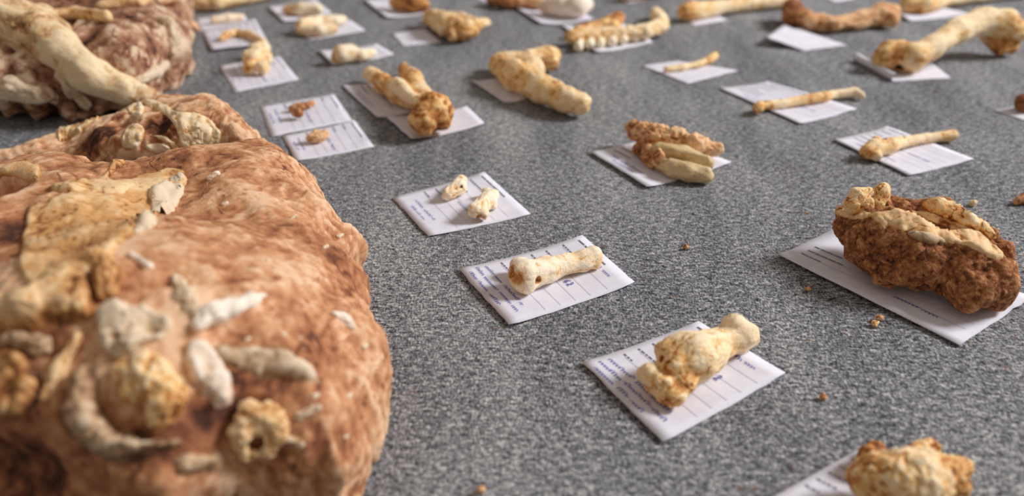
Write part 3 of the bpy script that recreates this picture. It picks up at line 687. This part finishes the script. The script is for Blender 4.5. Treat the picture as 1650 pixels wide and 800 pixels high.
# ridged molar
mol = empty('molar_tooth', tuple(W(1090, 290, .002))); tag(mol, 'big ridged molar in two olive plates with a rough root, middle right', 'tooth')
bone('tooth_root', None, None, [[(1024, 210, 15, .4, 30), (1050, 220, 20, .3, 30), (1090, 226, 18, .15, 30), (1125, 234, 16, .1, 28)], [(1140, 238, 14, .15, 22), (1155, 240, 12, .05, 20)], [(1030, 240, 12, .6), (1062, 258, 16, .5)]], parent=mol, n=110, k=.004, rough=.2, mat=RUST, settle=False)
bone('tooth_plate', None, None, [[(1064, 246, 17, .4, 24), (1100, 250, 16, .25, 22), (1140, 264, 11, .25, 20)], [(1072, 240, 8, .3, 34), (1140, 256, 6, .1, 30)]], parent=mol, n=100, k=.003, rough=.05, mat=OLIVE, settle=False)
bone('tooth_plate', None, None, [[(1064, 264, 11, .5), (1085, 272, 14, .35), (1110, 278, 15, .25), (1138, 284, 12, .2)], [(1080, 262, 6, .2, 24), (1140, 275, 6, .05, 22)]], parent=mol, n=100, k=.003, rough=.05, mat=OLIVE, settle=False)

# the heavy jaw block
mand = empty('jaw_block', tuple(W(1490, 470, .001))); tag(mand, 'heavy dark red jaw block with cream bone and two molars, right', 'fossil block')
V, F, d_ = sdf_build([[(1378, 372, 34, .55, 48), (1420, 395, 48, .55), (1470, 418, 50, .55), (1530, 430, 46, .55), (1585, 452, 46, .5)], [(1385, 400, 28, .5, 40), (1430, 430, 36, .5, 40)], [(1510, 350, 24, .5, 82), (1560, 380, 26, .5, 72), (1608, 412, 22, .5, 60)], [(1560, 470, 36, .55), (1600, 468, 32, .5)], [(1355, 346, 14, .4, 60), (1420, 346, 26, .45, 68), (1500, 368, 30, .45, 66)]], k=.007, n=150, base=.001, rough=.16, seed=4)
V = rest(V, .001)
mb = mesh_obj('stone_matrix', V, F, MAND, mand, d_); mv = bvh_of(mb)
plate('jaw_bone', mand, mv, [(1342, 342), (1372, 336), (1420, 338), (1480, 342), (1530, 356), (1580, 382), (1622, 404), (1612, 424), (1570, 402), (1520, 388), (1470, 378), (1420, 360), (1370, 348)], .0016, TAN, dirt=.1, step=2.5, edge=4, seed=2, rag=7, bump=.9)
plate('bone_crust', mand, mv, [(1488, 326), (1540, 322), (1582, 345), (1616, 382), (1600, 394), (1570, 372), (1530, 350), (1492, 342)], .002, BONE, dirt=.4, step=3, edge=5, seed=5, rag=8, bump=1)
plate('bone_strip', mand, mv, [(1455, 372), (1500, 378), (1530, 390), (1520, 398), (1480, 386)], .003, GREY, dirt=.3, step=3, edge=4, seed=3)
for ch, s in (([[(1374, 330, 13, .4), (1384, 318, 13, .2), (1398, 312, 9, .15)]], 1), ([[(1412, 328, 12, .35), (1420, 312, 12, .2), (1424, 304, 9, .15)]], 2), ([[(1395, 330, 13, .3)]], 3)):
    V, F, d_ = sdf_build([[(u, v, r * 1.15, dd, 88 + (340 - v) * .8) for u, v, r, dd in c] for c in ch], k=.003, n=60, base=.001, rough=.07, seed=s)
    mesh_obj('tooth', V, F, BONE, mand, d_)

B('bone_lump', 'chunky ochre bone with a white patch, cut off by the bottom edge', 'bone',
  [[(1408, 780, 42, .45), (1470, 785, 50, .15), (1515, 778, 42, .5)], [(1400, 745, 20, .75), (1412, 730, 12, .75)], [(1470, 742, 20, .5), (1500, 726, 15, .6)], [(1540, 762, 22, .6)], [(1496, 760, 18, .0)]], n=110, k=.006, rough=.16)
B('long_bone', 'tan broad bone at the top edge above the upper left cards', 'bone', [[(318, 6, 12, .3), (350, 4, 13, .2), (400, -4, 11, .15), (450, -14, 9, .2)]], n=90, k=.004)
B('long_bone', 'pinkish bone at the top edge on a card, top centre', 'bone', [[(1005, -8, 10, .3), (1050, -12, 10, .4), (1100, -16, 8, .3)]], n=60, k=.004, mat=RUST)

# crumbs of stone on the carpet
for u, v, r, lab, mt, dd in ((1567, 328, 5, 'pale yellow crumb on bare carpet beyond the jaw block', OLIVE, .2), (1409, 522, 5, 'tan crumb on the carpet below the jaw block card', BONE, .5), (1416, 514, 5, 'red crumb on the carpet below the jaw block card', RUST, .5),
                          (1302, 466, 4, 'small red crumb left of the jaw block card', RUST, .6), (1326, 640, 5, 'red crumb on the carpet above the bottom bone', RUST, .55), (774, 790, 6, 'orange crumb on the carpet at the bottom edge', RUST, .4), (1105, 398, 4, 'brown crumb on the carpet left of the jaw block shadow', RUST, .6)):
    B('stone_crumb', lab, 'crumb', [[(u, v, r, dd), (u + r * .7, v - r * .2, r * .7, dd)]], mat=mt, n=18, k=.002, rough=.25, base=.0004, group='crumbs on the carpet')
